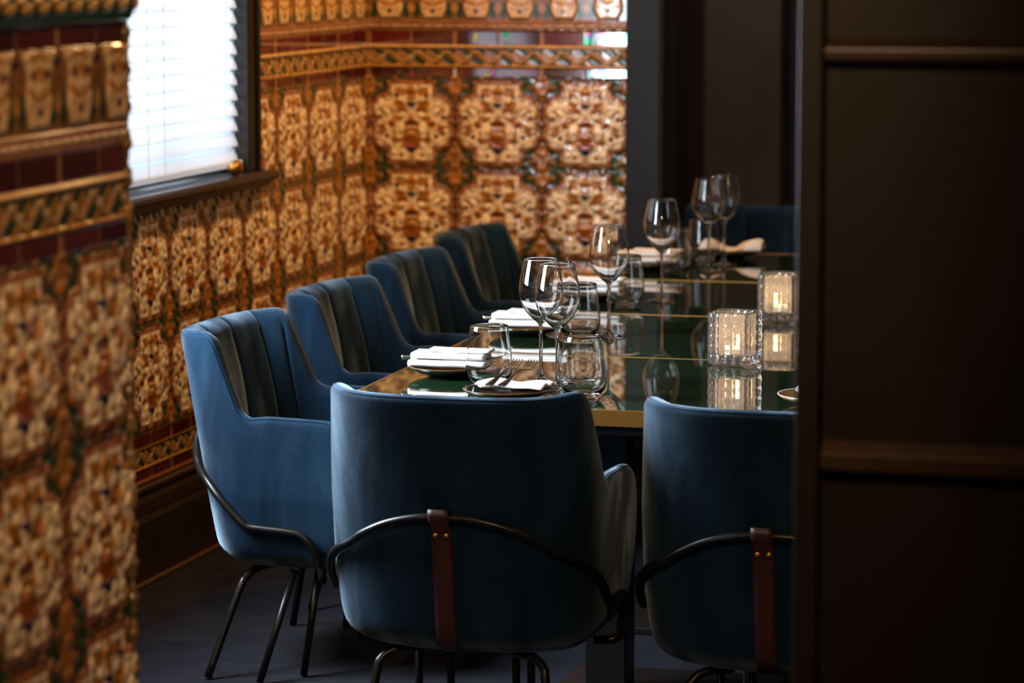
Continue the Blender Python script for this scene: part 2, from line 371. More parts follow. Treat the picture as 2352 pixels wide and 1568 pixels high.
def tile_panel(name, origin, du, nrm, length, z0, z1, step, pitch, u_off=0.0, zshift=0.0, holes=(), parent=None):
    nu = int(length / step) + 1; nz = int((z1 - z0) / step) + 1
    us = np.linspace(0, length, nu); zs = np.linspace(z0, z1, nz)
    Ug, Zg = np.meshgrid(us, zs); c, h, lu = dado(Ug + u_off, Zg - zshift, pitch)
    P = np.array(origin)[None, None, :] + Ug[..., None] * np.array(du) + h[..., None] * np.array(nrm); P[..., 2] = Zg
    idx = np.arange(nu * nz).reshape(nz, nu)
    q = np.stack([idx[:-1, :-1], idx[:-1, 1:], idx[1:, 1:], idx[1:, :-1]], -1)
    um = 0.5 * (us[1:] + us[:-1])[None, :] + 0 * zs[:-1, None]; zm = 0.5 * (zs[1:] + zs[:-1])[:, None] + 0 * us[None, :-1]
    keep = np.ones(um.shape, bool)
    for (a, b, lo, hi) in holes: keep &= ~((um > a) & (um < b) & (zm > lo) & (zm < hi))
    q = q[keep].reshape(-1, 4)
    if np.dot(np.cross(np.array(du), (0, 0, 1)), np.array(nrm)) < 0: q = q[:, ::-1]
    me = bpy.data.meshes.new(name); me.vertices.add(nu * nz); me.vertices.foreach_set('co', P.reshape(-1).astype(np.float32))
    me.loops.add(q.size); me.loops.foreach_set('vertex_index', q.reshape(-1).astype(np.int32))
    me.polygons.add(len(q)); me.polygons.foreach_set('loop_start', (np.arange(len(q)) * 4).astype(np.int32))
    me.update(calc_edges=True); me.polygons.foreach_set('use_smooth', np.ones(len(q), bool))
    ca = me.attributes.new('glaze', 'FLOAT_COLOR', 'POINT'); rgba = np.ones((nz, nu, 4), np.float32)
    for i in range(3): rgba[..., i] = np.clip(c[i], 0, 1)
    ca.data.foreach_set('color', rgba.reshape(-1))
    la = me.attributes.new('lustre', 'FLOAT', 'POINT'); la.data.foreach_set('value', lu.reshape(-1).astype(np.float32))
    me.materials.append(M_TILE); o = bpy.data.objects.new(name, me); COL.objects.link(o)
    if parent: o.parent = parent
    return o

# ------------------------------------------------------------------ the room
XL, YB, ZC = -3.308, 10.347, 3.05
W1 = (8.0, 9.188, 1.085, 2.45); W2 = (6.16, 7.08, 1.075, 2.45)     # window openings: y0, y1, z0, z1
struct(MB().box(-4.2, 1.4, -1.6, 12.2, -0.1, 0.0).build('floor', M_CARPET))
struct(MB().box(-4.2, 1.4, -1.6, 12.2, ZC, ZC + 0.1).build('ceiling', M_PLASTER))
wl = MB(); x0, x1 = XL - 0.32, XL - 0.003
for (a, b, lo, hi) in [(4.6, W2[0], 0, ZC), (W2[1], W1[0], 0, ZC), (W1[1], YB + 0.2, 0, ZC), (W2[0], W2[1], 0, W2[2]), (W2[0], W2[1], W2[3], ZC), (W1[0], W1[1], 0, W1[2]), (W1[0], W1[1], W1[3], ZC)]:
    wl.box(x0, x1, a, b, lo, hi)
wall_left = struct(wl.build('wall_left', M_ALCOVE))
tile_panel('tile_dado', (XL, 7.84, 0), (0, 1, 0), (1, 0, 0), YB - 7.84, 0.268, 1.727, 0.0036, 0.310, u_off=7.84 - (8.303 - 0.155) + 0.31,
           holes=[(W1[0] - 7.84 - 0.09, W1[1] - 7.84, W1[2], 9)], parent=wall_left)
tile_panel('tile_dado', (XL, 4.62, 0), (0, 1, 0), (1, 0, 0), 7.84 - 4.62, 0.268, 1.727, 0.009, 0.310, u_off=4.62 - (8.303 - 0.155) + 0.31 * 14,
           holes=[(W2[0] - 4.62, W2[1] - 4.62, W2[2], 9)], parent=wall_left)
wall_back = struct(MB().box(XL - 0.32, -2.395, YB + 0.002, YB + 0.2, 0, ZC).build('wall_back', M_ALCOVE))
tile_panel('tile_dado', (XL, YB, 0), (1, 0, 0), (0, -1, 0), 0.913, 0.268, 1.727, 0.0034, 0.3042, parent=wall_back)
# skirting
def skirt(name, horizontal, a0, a1, base, sgn):
    prof = [(0.0, 0.0), (0.034, 0.0), (0.034, 0.175), (0.026, 0.19), (0.026, 0.20), (0.020, 0.225), (0.012, 0.24), (0.018, 0.252), (0.016, 0.262), (0.006, 0.268), (0.0, 0.268)]
    v = []; f = []; n = len(prof)
    for a in (a0, a1):
        for (d, z) in prof: v.append((a, base + sgn * d, z) if horizontal else (base + sgn * d, a, z))
    for i in range(n): f.append((i, (i + 1) % n, n + (i + 1) % n, n + i))
    f.append(tuple(range(n))); f.append(tuple(range(n, 2 * n)))
    return struct(mesh_obj(name, v, f, M_BROWNWOOD))
skirt('baseboard_left', False, 4.62, YB, XL, 1); skirt('baseboard_back', True, XL, -2.40, YB, -1)
_b = MB().tube([(XL + 0.042, 4.62, 0.006), (XL + 0.042, YB - 0.04, 0.006)], 0.008, 8).build('trim_1', noisy('brown_wood_bead', (0.07, 0.035, 0.013), (0.10, 0.05, 0.018), 0.4, 20)); struct(_b)
# pilaster at the alcove opening, alcove walls
p = MB().box(-2.398, -2.284, YB - 0.055, YB + 0.2, 0, ZC).box(-2.398, -2.272, YB - 0.075, YB + 0.2, 0, 0.22)
p.tube([(-2.279, YB - 0.045, 0), (-2.279, YB - 0.045, ZC)], 0.009, 10)
struct(p.build('trim_2', M_PILASTER, bevel=0.003))
struct(MB().box(-3.3, -3.2, YB + 0.2, 12.0, 0, ZC).build('wall_alcove_left', M_ALCOVE))
wa = struct(MB().box(-3.3, 1.4, 11.9, 12.0, 0, ZC).build('wall_alcove', M_ALCOVE))
MB().box(-2.9, -2.46, 11.87, 11.91, 0, ZC).build('dark_panel', M_BLACKWOOD, wa, bevel=0.004)
MB().box(-2.132, -2.094, 11.855, 11.91, 0, ZC).build('upright_batten', M_PILASTER, wa, bevel=0.006)
MB().box(-2.46, -2.13, 11.88, 11.91, 0, 0.2).build('panel_plinth', M_BLACKWOOD, wa, bevel=0.004)
struct(MB().box(1.3, 1.4, -1.6, 12.0, 0, ZC).build('wall_right', M_ALCOVE))
struct(MB().box(-4.2, 1.4, -1.6, -1.5, 0, ZC).build('wall_front', M_ALCOVE))
# near tiled wall on the left of the doorway
NX, NY = -1.95, 4.805
wn = struct(MB().box(-4.2, NX - 0.004, 4.5, NY - 0.003, 0, 1.70).box(-4.2, NX - 0.10, 4.5, NY - 0.08, 1.70, ZC).box(NX - 0.3, NX - 0.004, -1.5, 4.5, 0, 1.70).box(NX - 0.3, NX - 0.10, -1.5, 4.5, 1.70, ZC).build('wall_near_left', M_ALCOVE))
tile_panel('tile_dado', (NX, NY, 0), (0, -1, 0), (1, 0, 0), 1.1, 0.268, 1.711, 0.0032, 0.313, u_off=0.037, zshift=-0.020, parent=wn)
tile_panel('tile_dado', (NX, NY - 1.1, 0), (0, -1, 0), (1, 0, 0), 3.0, 0.268, 1.711, 0.012, 0.313, u_off=0.037 + 1.1, zshift=-0.020, parent=wn)
tile_panel('tile_dado', (-4.1, NY, 0), (1, 0, 0), (0, 1, 0), 4.1 + NX, 0.268, 1.711, 0.010, 0.3042, zshift=-0.020, parent=wn)
MB().box(-4.1, NX + 0.034, -1.5, NY + 0.026, 1.711, 1.720).build('gilded_cap', noisy('amber_glaze', (0.62, 0.30, 0.05), (0.5, 0.22, 0.03), 0.15), wn, bevel=0.004)
# irregular glazed corner moulding on the end of the near wall
cv = []; cf = []; zz = np.arange(0.27, 1.70, 0.004); sg = 10
for i, z in enumerate(zz):
    rr = 0.0085 + 0.0035 * math.sin(z * 2 * PI / 0.058) + 0.0012 * math.sin(z * 311)
    for k in range(sg):
        t = 2 * PI * k / sg; cv.append((NX - 0.001 + rr * math.cos(t), NY + rr * math.sin(t), z))
for i in range(len(zz) - 1):
    for k in range(sg): cf.append((i * sg + k, i * sg + (k + 1) % sg, (i + 1) * sg + (k + 1) % sg, (i + 1) * sg + k))
mesh_obj('corner_moulding', cv, cf, noisy('olive_glaze', (0.05, 0.045, 0.02), (0.30, 0.16, 0.05), 0.15, 30), wn, True)
skirt('baseboard_near', False, 0.0, NY, NX, 1)
# dark panelled partition on the right of the doorway
PX, PY = -0.812, 4.60
wp = MB().box(PX + 0.01, 1.3, PY + 0.03, PY + 0.14, 0, ZC)
part = struct(wp.build('wall_partition', M_BLACKWOOD))
def rail(mb, x0, x1, z0, z1, yb, proud, bev):
    # horizontal member with sloping shoulders
    v = [(x0, yb, z0), (x1, yb, z0), (x1, yb, z1), (x0, yb, z1), (x0, yb - proud, z0 + bev), (x1, yb - proud, z0 + bev), (x1, yb - proud, z1 - bev), (x0, yb - proud, z1 - bev)]
    mb.add(v, [(0, 1, 5, 4), (4, 5, 6, 7), (7, 6, 2, 3), (0, 4, 7, 3), (1, 2, 6, 5), (0, 3, 2, 1)])
MB().box(PX, PX + 0.034, PY - 0.004, PY + 0.15, 0, ZC).build('stile', M_BLACKWOOD, part, bevel=0.0015)
for (z0, z1) in ((2.2, 2.34), (1.600, 1.648), (0.995, 1.052), (0.10, 0.30)):
    r_ = MB(); rail(r_, PX + 0.036, 1.3, z0, z1, PY + 0.031, 0.026, 0.016); r_.build('rail', M_BROWNWOOD, part, bevel=0.002)
for x in (0.02, 0.9):
    MB().box(x, x + 0.09, PY + 0.004, PY + 0.04, 0, ZC).build('stile', M_BLACKWOOD, part, bevel=0.006)

# ------------------------------------------------------------------ windows
def window(name, w, dark):
    y0, y1, z0, z1 = w; fr = MB(); X = XL
    fr.box(X - 0.20, X - 0.06, y0, y0 + 0.05, z0, z1).box(X - 0.20, X - 0.06, y1 - 0.10, y1 - 0.04, z0, z1).box(X - 0.20, X - 0.10, y0, y1 - 0.04, z0, z0 + 0.05).box(X - 0.20, X - 0.10, y0, y1 - 0.04, z1 - 0.05, z1)
    ym = (y0 + y1 - 0.08) / 2; fr.box(X - 0.19, X - 0.12, ym - 0.018, ym + 0.018, z0, z1).box(X - 0.19, X - 0.12, y0, y1 - 0.08, (z0 + z1) / 2 - 0.02, (z0 + z1) / 2 + 0.02)
    f = struct(fr.build(name, M_BLACKWOOD, bevel=0.004))
    MB().box(X - 0.235, X - 0.231, y0, y1 - 0.05, z0, z1).build('window_pane', M_PANE, f)
    a = MB().box(X - 0.10, X + 0.018, y1 - 0.09, y1, z0, z1 + 0.06).box(X - 0.10, X + 0.018, y0 - 0.09, y0, z0, z1 + 0.06).box(X - 0.10, X + 0.018, y0 - 0.09, y1, z1, z1 + 0.08)
    a.box(X + 0.018, X + 0.028, y1 - 0.025, y1 - 0.005, z0, z1)
    a.build('architrave', M_BLACKWOOD, f, bevel=0.005)
    s = MB(); prof = [(-0.20, z0 + 0.002), (X * 0 + 0.052, z0 + 0.002), (0.062, z0 - 0.006), (0.064, z0 - 0.016), (0.058, z0 - 0.026), (0.044, z0 - 0.030), (0.030, z0 - 0.046), (-0.02, z0 - 0.048), (-0.20, z0 - 0.03)]
    v = [(X + d, yy, z) for yy in (y0 - 0.12, y1 + 0.055) for d, z in prof]; n = len(prof)
    s.add(v, [(i, (i + 1) % n, n + (i + 1) % n, n + i) for i in range(n)] + [tuple(range(n)), tuple(range(n, 2 * n))])
    s.build('window_sill', M_BROWNWOOD, f, bevel=0.002)
    return f
window('window_1', W1, True); window('window_2', W2, True)

def blind(y0, y1, label, x=XL - 0.030, zb=1.128, zt=2.40, tilt=62):
    root = empty('venetian_blind', (x, (y0 + y1) / 2, zt), label=label, cat='window blind', group='white venetian blinds in the window')
    dy = (y1 - y0) / 2; pitch = 0.0462; wdt = 0.0525; n = int((zt - 0.03 - zb) / pitch); t = R(tilt)
    sl = None; prev = None
    base = MB(); K = 6; v = []
    for s_ in (-1, 1):
        for k in range(K + 1):
            q = (k / K - 0.5) * wdt; crown = 0.0040 * (1 - (2 * k / K - 1) ** 2)
            v.append((-(q * math.cos(t)) + crown * math.sin(t), s_ * dy, q * math.sin(t) + crown * math.cos(t)))
        for k in range(K + 1):
            q = (k / K - 0.5) * wdt; crown = 0.0040 * (1 - (2 * k / K - 1) ** 2) - 0.0024
            v.append((-(q * math.cos(t)) + crown * math.sin(t), s_ * dy, q * math.sin(t) + crown * math.cos(t)))
    m_ = 2 * (K + 1); f = []
    for k in range(K): f.append((k, k + 1, m_ + k + 1, m_ + k)); f.append((K + 1 + k, m_ + K + 1 + k, m_ + K + 2 + k, K + 2 + k))
    f.append((0, m_, m_ + K + 1, K + 1)); f.append((K, 2 * K + 1, m_ + 2 * K + 1, m_ + K))
    for o_ in (0, m_): f.append(tuple(o_ + k for k in range(K + 1)) + tuple(o_ + K + 1 + k for k in range(K, -1, -1)))
    for i in range(n):
        z = zb + 0.018 + i * pitch - zt
        if sl is None: sl = mesh_obj('slat', v, f, M_SLAT, root); sl.location = (0, 0, z)
        else:
            c = sl.copy(); COL.objects.link(c); c.parent = root; c.location = (0, 0, z)
    MB().box(-0.028, 0.028, -dy, dy, zb - zt - 0.020, zb - zt - 0.002).build('bottom_rail', M_SLAT, root, bevel=0.004)
    MB().box(-0.03, 0.03, -dy, dy, -0.04, 0.0).build('head_rail', M_SLAT, root, bevel=0.003)
    for yy in (-dy + 0.045, dy - 0.075):
        for xx in (0.0275,):
            MB().tube([(xx, yy, -0.02), (xx, yy, zb - zt - 0.01)], 0.0011, 6).build('cord', M_CORD, root)
    return root
blind(8.405, 9.094, 'white venetian blind filling the right part of the window, beside the dark frame')
blind(8.035, 8.400, 'narrow white venetian blind at the left, half hidden by the near tiled wall')
k_ = MB().lathe([(0, 0), (0.016, 0), (0.020, 0.004), (0.019, 0.02), (0.015, 0.032), (0.009, 0.045), (0.007, 0.05), (0, 0.052)], 24)
kb = k_.build('brass_knob', M_BRASS, None, True); kb.location = (XL + 0.022, 8.965, W1[2] + 0.0265); kb.rotation_euler = (R(90), 0, R(10)); kb.scale = (1.2, 1.2, 1.1)
tag(kb, 'small brass knob lying on the window sill below the blind', 'knob')

# ------------------------------------------------------------------ armchairs
DEP = 0.53
def ref_curve(n=341):
    """rear half superellipse then straight arms; returns arrays X, Y, arc length s from the left arm front to the right arm front"""
    pts = []
    e = 4.0; a = 0.305; b = 0.28
    for i in range(801):
        th = PI * i / 800
        X = -a * np.sign(math.cos(th)) * abs(math.cos(th)) ** (2 / e); Y = b - b * abs(math.sin(th)) ** (2 / e)
        pts.append((X, Y))
    pts = [(-a, DEP - (DEP - b) * k / 20) for k in range(20)] + pts + [(a, b + (DEP - b) * (k + 1) / 20) for k in range(20)]
    P = np.array(pts); s = np.concatenate([[0], np.cumsum(np.hypot(*np.diff(P, axis=0).T))])
    # denser sampling near the wings and the arm fronts
    q = np.linspace(0, s[-1], n)
    X = np.interp(q, s, P[:, 0]); Y = np.interp(q, s, P[:, 1])
    return X, Y, q - q[-1] / 2
RX, RY, RS = ref_curve()
ZB = 0.268
def rim_z(Y):
    pts = [(0.0, 0.838), (0.03, 0.841), (0.08, 0.845), (0.106, 0.845), (0.120, 0.839), (0.131, 0.826), (0.140, 0.795), (0.172, 0.695), (0.182, 0.668), (0.196, 0.650), (0.218, 0.642), (0.27, 0.647), (0.42, 0.643), (0.465, 0.636), (0.492, 0.618), (0.512, 0.58), (0.524, 0.50), (0.53, 0.36)]
    return np.interp(Y, [p_[0] for p_ in pts], [p_[1] for p_ in pts])
def wx(z): return np.interp(z, [ZB, 0.35, 0.45, 0.60, 0.70, 0.86], [0.90, 0.96, 0.995, 1.0, 0.985, 0.955])
def yr(z): return 0.155 * np.clip(0.856 - z, 0, 1)
def shell_pt(X, Y, z, inset):
    """point on the outer shell at height z, moved inward by inset"""
    x = X * wx(z); y0 = yr(z); bow = np.interp(z, [0.30, 0.60, 0.86], [0.060, 0.045, 0.022]) * (X / 0.305) ** 2 * np.clip(1 - Y / 0.30, 0, 1)
    y0 = y0 + bow; y = y0 + Y * (DEP - 0.06 * np.clip((0.55 - z) / 0.28, 0, 1) - y0) / DEP
    return x, y
GX = np.gradient(RX); GY = np.gradient(RY); GL = np.hypot(GX, GY); NXn = -GY / GL; NYn = GX / GL   # inward normal
if NYn[len(NYn) // 2] < 0: NXn, NYn = -NXn, -NYn
RIM = rim_z(RY)
_k = np.hanning(5); _k /= _k.sum(); RIMs = np.convolve(np.pad(RIM, 2, mode='edge'), _k, 'valid')
BACKW = np.interp(np.abs(RS), [0.0, 0.36, 0.44, 0.6], [1, 1, 0, 0])
THK = np.interp(np.abs(RS), [0, 0.30, 0.45, 0.9], [0.050, 0.048, 0.040, 0.036])
def ring(z, inset, tpos=None):
    x, y = shell_pt(RX, RY, z, 0); return np.stack([x + NXn * inset, y + NYn * inset, z * np.ones_like(x)], -1)
def grid_faces(rows, n):
    f = []
    for i in range(rows - 1):
        for k in range(n - 1): f.append((i * n + k, i * n + k + 1, (i + 1) * n + k + 1, (i + 1) * n + k))
    return f
def make_chair(frontlegs, rear=(0.182, 0.158, 0.215, 0.10)):
    root = empty('velvet_armchair', (0, 0, 0)); n = len(RX)
    # outer shell
    rows = []
    Rb = 0.075
    rows.append(ring(np.full(n, ZB + 0.004), Rb + 0.06)); rows.append(ring(np.full(n, ZB), Rb))
    for k in range(1, 8):
        t = PI / 2 * k / 7; z = ZB + Rb * 0.8 * (1 - math.cos(t)); rows.append(ring(np.full(n, z), Rb * (1 - math.sin(t))))
    z1 = ZB + Rb * 0.8; top = np.maximum(RIMs - 0.014, z1 + 0.004)
    for k in range(1, 27): rows.append(ring(z1 + (top - z1) * k / 26, 0.0))
    for k in range(1, 4):
        t = PI / 2 * k / 3 * 0.62; rows.append(ring(top + 0.014 * math.sin(t), 0.018 * (1 - math.cos(t))))
    V = np.concatenate(rows); sh = mesh_obj('shell', V.tolist(), grid_faces(len(rows), n), M_VEL, root, True)
    # close the underside
    bot = ring(np.full(n, ZB + 0.004), Rb + 0.055)
    mesh_obj('shell_base', bot.tolist() + (bot + np.array([0, 0, 0.01])).tolist(), [tuple(range(n)), tuple(range(n, 2 * n))] + [(i, (i + 1) % n, n + (i + 1) % n, n + i) for i in range(n)], M_BLACKWOOD, root)
    seam = rows[-1]
    # channelled lining: roll over the rim and down the inside
    irow = []
    SE = np.array([-0.345, -0.235, -0.080, 0.080, 0.235, 0.345])
    dd_ = np.min(np.abs(RS[:, None] - SE[None, :]), 1)                # distance to the nearest channel seam
    seamd = np.exp(-(dd_ / 0.006) ** 2); fr = np.clip(dd_ / 0.055, 0, 1)
    puff = np.where(np.abs(RS) < 0.345, np.sqrt(np.clip(1 - (1 - fr) ** 2, 0, 1)), 0.5)
    irow.append(seam)
    T = 14
    base_in = 0.018 * (1 - math.cos(PI / 2 * 0.62))
    for k in range(1, T):
        t = PI * k / T; z = top + 0.014 * math.sin(PI / 2 * 0.62 * (1 - k / T)) * 1.0 + (0.016) * math.sin(t) * 1.0 - 0.0
        ins = base_in + (THK + 0.010 * puff - base_in) * (1 - math.cos(t)) / 2 
        z = z - 0.006 * seamd * math.sin(t) * min(1, max(0, k / T - 0.35) * 3) - (0.018 * k / T)
        irow.append(ring(z, ins))
    ztop = irow[-1][:, 2].copy(); zb2 = 0.40
    for k in range(1, 22):
        z = ztop + (np.minimum(zb2, ztop - 0.01) - ztop) * k / 21
        bulge = 0.010 * puff + 0.012 * BACKW * math.sin(PI * min(1, k / 16)); irow.append(ring(z, THK + bulge - 0.008 * seamd))
    V = np.concatenate(irow); mesh_obj('backrest', V.tolist(), grid_faces(len(irow), n), M_VEL, root, True)
    # piping along the seam
    MB().tube([tuple(q + np.array([-a_ * 0.001, -b_ * 0.001, 0.0008])) for q, a_, b_ in zip(seam[::2], NXn[::2], NYn[::2])], 0.0017, 6).build('piping', M_PIPE, root, True)
    # seat cushion
    m_ = 64; v = []; f = []; lv = [(0.40, 0.94), (0.41, 1.0), (0.45, 1.02), (0.468, 0.98), (0.478, 0.86), (0.484, 0.5), (0.486, 0.0)]
    for (z, s_) in lv:
        for k in range(m_):
            t = 2 * PI * k / m_; cx = 0.225 * np.sign(math.cos(t)) * abs(math.cos(t)) ** 0.5; cy = 0.195 * np.sign(math.sin(t)) * abs(math.sin(t)) ** 0.5
            v.append((cx * s_, 0.305 + cy * s_, z))
    for i in range(len(lv) - 1):
        for k in range(m_): f.append((i * m_ + k, i * m_ + (k + 1) % m_, (i + 1) * m_ + (k + 1) % m_, (i + 1) * m_ + k))
    f.append(tuple(range(m_))); mesh_obj('seat', v, f, M_VEL, root, True)
    # frame tube hugging the shell
    # given as (arc position, height)
    hm = RS >= 0; sx_ = lambda x: float(np.interp(x, RX[hm], RS[hm])); sy_ = lambda y: float(np.interp(y, RY[hm], RS[hm]))
    half = [(0.0, 0.581), (sx_(0.06), 0.578), (sx_(0.13), 0.561), (sx_(0.19), 0.532), (sy_(0.022), 0.508), (sy_(0.05), 0.484), (sy_(0.09), 0.450), (sy_(0.135), 0.414), (sy_(0.175), 0.388), (sy_(0.20), 0.380), (sy_(0.25), 0.377), (sy_(0.343), 0.372), (sy_(0.385), 0.364), (sy_(0.420), 0.338), (sy_(0.445), 0.305), (sy_(0.455), 0.28), (sy_(0.460), 0.262)]
    path = [(-s_, z) for s_, z in half[::-1]] + half[1:]; path = catmull([(a_, b_, 0) for a_, b_ in path], 6)
    pts = []
    for (s_, z, _) in path:
        X = np.interp(s_, RS, RX); Y = np.interp(s_, RS, RY); nx = np.interp(s_, RS, NXn); ny = np.interp(s_, RS, NYn)
        zc = max(z, ZB + 0.02); x, y = shell_pt(X, Y, zc, 0); o = -0.012
        pts.append((x + nx * o, y + ny * o, z))
    e0, e1 = pts[0], pts[-1]
    pts = [(e0[0] * 0.80, e0[1] - 0.02, 0.252), (e0[0] * 0.93, e0[1] - 0.005, 0.252)] + pts + [(e1[0] * 0.93, e1[1] - 0.005, 0.252), (e1[0] * 0.80, e1[1] - 0.02, 0.252)]
    MB().tube(pts, 0.0098, 12).build('frame_tube', M_BLACKMETAL, root, True)
    # leather strap from the tube down the back and under
    sp = []; hw = 0.0225; cols = 5
    pa = [(0.597, -0.004), (0.599, -0.020), (0.587, -0.026), (0.571, -0.022), (0.553, -0.006)] + [(z, -0.005) for z in (0.52, 0.46, 0.40, 0.36, 0.335)]
    v = []
    for (z, o) in pa:
        for k in range(cols):
            xx = -0.012 + (k / (cols - 1) - 0.5) * 2 * hw; x, y = shell_pt(xx, 0.0, z, 0); v.append((xx, y + o, z))
    for k2 in range(1, 6):
        t = PI / 2 * k2 / 5; z = ZB + 0.06 * (1 - math.sin(t)) - 0.003; ins = Rb * (1 - math.cos(t))
        for k in range(cols):
            xx = -0.012 + (k / (cols - 1) - 0.5) * 2 * hw; x, y = shell_pt(xx, 0.0, max(z, ZB), 0); v.append((xx, y + ins - 0.005 * math.cos(t), z))
    nr = len(v) // cols; so = mesh_obj('leather_strap', v, grid_faces(nr, cols), M_LEATHER, root, True)
    md = so.modifiers.new('thick', 'SOLIDIFY'); md.thickness = 0.003; md.offset = -1
    for dx in (-0.012, 0.012):
        x, y = shell_pt(0, 0, 0.541, 0); s_ = MB().lathe([(0, 0.004), (0.004, 0.0035), (0.0062, 0.0015), (0.0066, 0.0)], 16)
        st = s_.build('stud', M_BRASS, so, True); st.location = (-0.012 + dx, y - 0.0095, 0.541); st.rotation_euler = (R(90), 0, 0)
    # legs
    for sx in (-1, 1):
        MB().tube(catmull([(sx * (rear[0] - 0.08), rear[1] + 0.042, 0.262), (sx * (rear[0] - 0.027), rear[1] + 0.017, 0.258), (sx * rear[0], rear[1], 0.240), (sx * (rear[0] * 0.75 + rear[2] * 0.25), rear[1] * 0.8 + rear[3] * 0.2, 0.205), (sx * rear[2], rear[3], 0.004)], 6), 0.0098, 12).build('leg', M_BLACKMETAL, root, True)
    for (xt, yt, xb, yb) in frontlegs:
        MB().tube([(xt, yt, 0.268), (xb, yb, 0.004)], 0.0092, 12).build('leg', M_BLACKMETAL, root, True)
    return root
chairA = make_chair([(0.240, 0.335, 0.335, 0.275), (0.205, 0.385, 0.230, 0.352), (-0.240, 0.335, -0.335, 0.275), (-0.205, 0.385, -0.230, 0.352)], (0.225, 0.205, 0.318, 0.135))
chairB = make_chair([(-0.17, 0.40, -0.172, 0.41), (-0.105, 0.42, -0.10, 0.43), (0.05, 0.42, 0.05, 0.43), (0.09, 0.40, 0.09, 0.41)])
GRP = 'blue velvet armchairs round the dining table'
side = [((-2.835, 7.445), -90, 'window-side blue velvet armchair nearest the camera, its outer side and black legs in view'),
        ((-2.850, 8.265), -90, 'blue velvet armchair second from the camera along the tiled window wall'),
        ((-2.900, 9.13), -90, 'blue velvet armchair third from the camera along the tiled window wall'),
        ((-2.943, 9.99), -90, 'blue velvet armchair farthest along the window wall, in front of the tiled back wall')]
for i, ((x, y), a, lab) in enumerate(side):
    o = chairA if i == 0 else copy_tree(chairA)
    o.location = (x, y, 0); o.rotation_euler = (0, 0, R(a)); tag(o, lab, 'armchair', GRP)
ends = [((-1.862, 6.30), 0, 'blue velvet armchair seen from behind in the middle foreground, brown leather strap down its back'),
        ((-1.165, 6.27), 0, 'blue velvet armchair seen from behind, cut off by the dark panelled partition'),
        ((-2.085, 11.27), 180, 'blue velvet armchair facing the camera at the far end of the table')]
for i, ((x, y), a, lab) in enumerate(ends):
    o = chairB if i == 0 else copy_tree(chairB)
    o.location = (x, y, 0); o.rotation_euler = (0, 0, R(a)); tag(o, lab, 'armchair', GRP)

# ------------------------------------------------------------------ dining table
TR = R(0.9); TX0, TY0 = -2.258, 6.800; TW, TSEG = 1.48, 0.902; TT = 0.75
table = empty('dining_table', (TX0, TY0, 0), TR, label='long dining table with a mirror-like dark green glass top and brass edging', cat='dining table')
for k in range(4):
    y0 = k * TSEG + (0.004 if k else 0.006); y1 = (k + 1) * TSEG - 0.004
    MB().box(0.006, TW - 0.006, y0, y1, TT - 0.03, TT).build('glass_top', M_GREENGLASS, table, bevel=0.0008)
    MB().box(0.03, TW - 0.03, k * TSEG + 0.03, (k + 1) * TSEG - 0.03, TT - 0.06, TT - 0.03).build('underframe', M_BLACKWOOD, table)
LY = 4 * TSEG
MB().box(0, TW, -0.001, 0.006, TT - 0.036, TT + 0.0008).box(0, TW, LY - 0.006, LY + 0.001, TT - 0.036, TT + 0.0008).box(0, 0.0055, 0, LY, TT - 0.036, TT + 0.0008).box(TW - 0.0055, TW, 0, LY, TT - 0.036, TT + 0.0008).build('brass_edging', M_BRASS, table, bevel=0.0006)
for k in range(1, 4): MB().box(0.006, TW - 0.006, k * TSEG - 0.004, k * TSEG + 0.004, TT - 0.02, TT + 0.0008).build('brass_inlay', M_BRASS, table)
for k in range(4):
    for xx in (0.50, 0.88): MB().box(xx, xx + 0.10, k * TSEG + 0.36, k * TSEG + 0.46, 0.02, TT - 0.06).build('pedestal', M_BLACKWOOD, table, bevel=0.004)
    MB().box(0.42, 1.06, k * TSEG + 0.18, k * TSEG + 0.64, 0.0, 0.02).build('foot_plate', M_BLACKWOOD, table, bevel=0.003)
def tz(x, y): return (x, y, TT + 0.001)

# ------------------------------------------------------------------ glassware
def wine_profile():
    o = [(0.0, 0.0), (0.030, 0.0003), (0.0410, 0.0010), (0.0418, 0.0022), (0.040, 0.0034), (0.030, 0.0050), (0.016, 0.0085), (0.0075, 0.016), (0.0050, 0.028), (0.0042, 0.060), (0.0042, 0.110), (0.0050, 0.132), (0.0085, 0.143),
         (0.0200, 0.153), (0.0340, 0.168), (0.0440, 0.184), (0.0505, 0.202), (0.0528, 0.218), (0.0515, 0.238), (0.0475, 0.260), (0.0430, 0.280), (0.0400, 0.2945)]
    i = [(0.0396, 0.2950), (0.0392, 0.2945), (0.0422, 0.280), (0.0467, 0.260), (0.0507, 0.238), (0.0520, 0.218), (0.0497, 0.202), (0.0432, 0.1845), (0.0331, 0.1692), (0.0192, 0.1552), (0.0085, 0.1490), (0.0, 0.1475)]
    sm_ = lambda P: [tuple(q[:2]) for q in catmull([(a, b, 0) for a, b in P], 3)]
    return sm_(o) + sm_(i)
def tumbler_profile():
    o = [(0.0, 0.0), (0.020, 0.0), (0.0285, 0.0015), (0.0400, 0.009), (0.0500, 0.021), (0.0548, 0.036), (0.0552, 0.050), (0.0535, 0.072), (0.0495, 0.105), (0.0452, 0.1405)]
    i = [(0.0448, 0.1411), (0.0443, 0.1405), (0.0486, 0.105), (0.0526, 0.072), (0.0542, 0.050), (0.0535, 0.037), (0.0483, 0.0235), (0.0380, 0.0145), (0.0220, 0.0100), (0.0, 0.0092)]
    sm_ = lambda P: [(max(q[0], 0), q[1]) for q in catmull([(a, b, 0) for a, b in P], 3)]
    return sm_(o) + sm_(i)
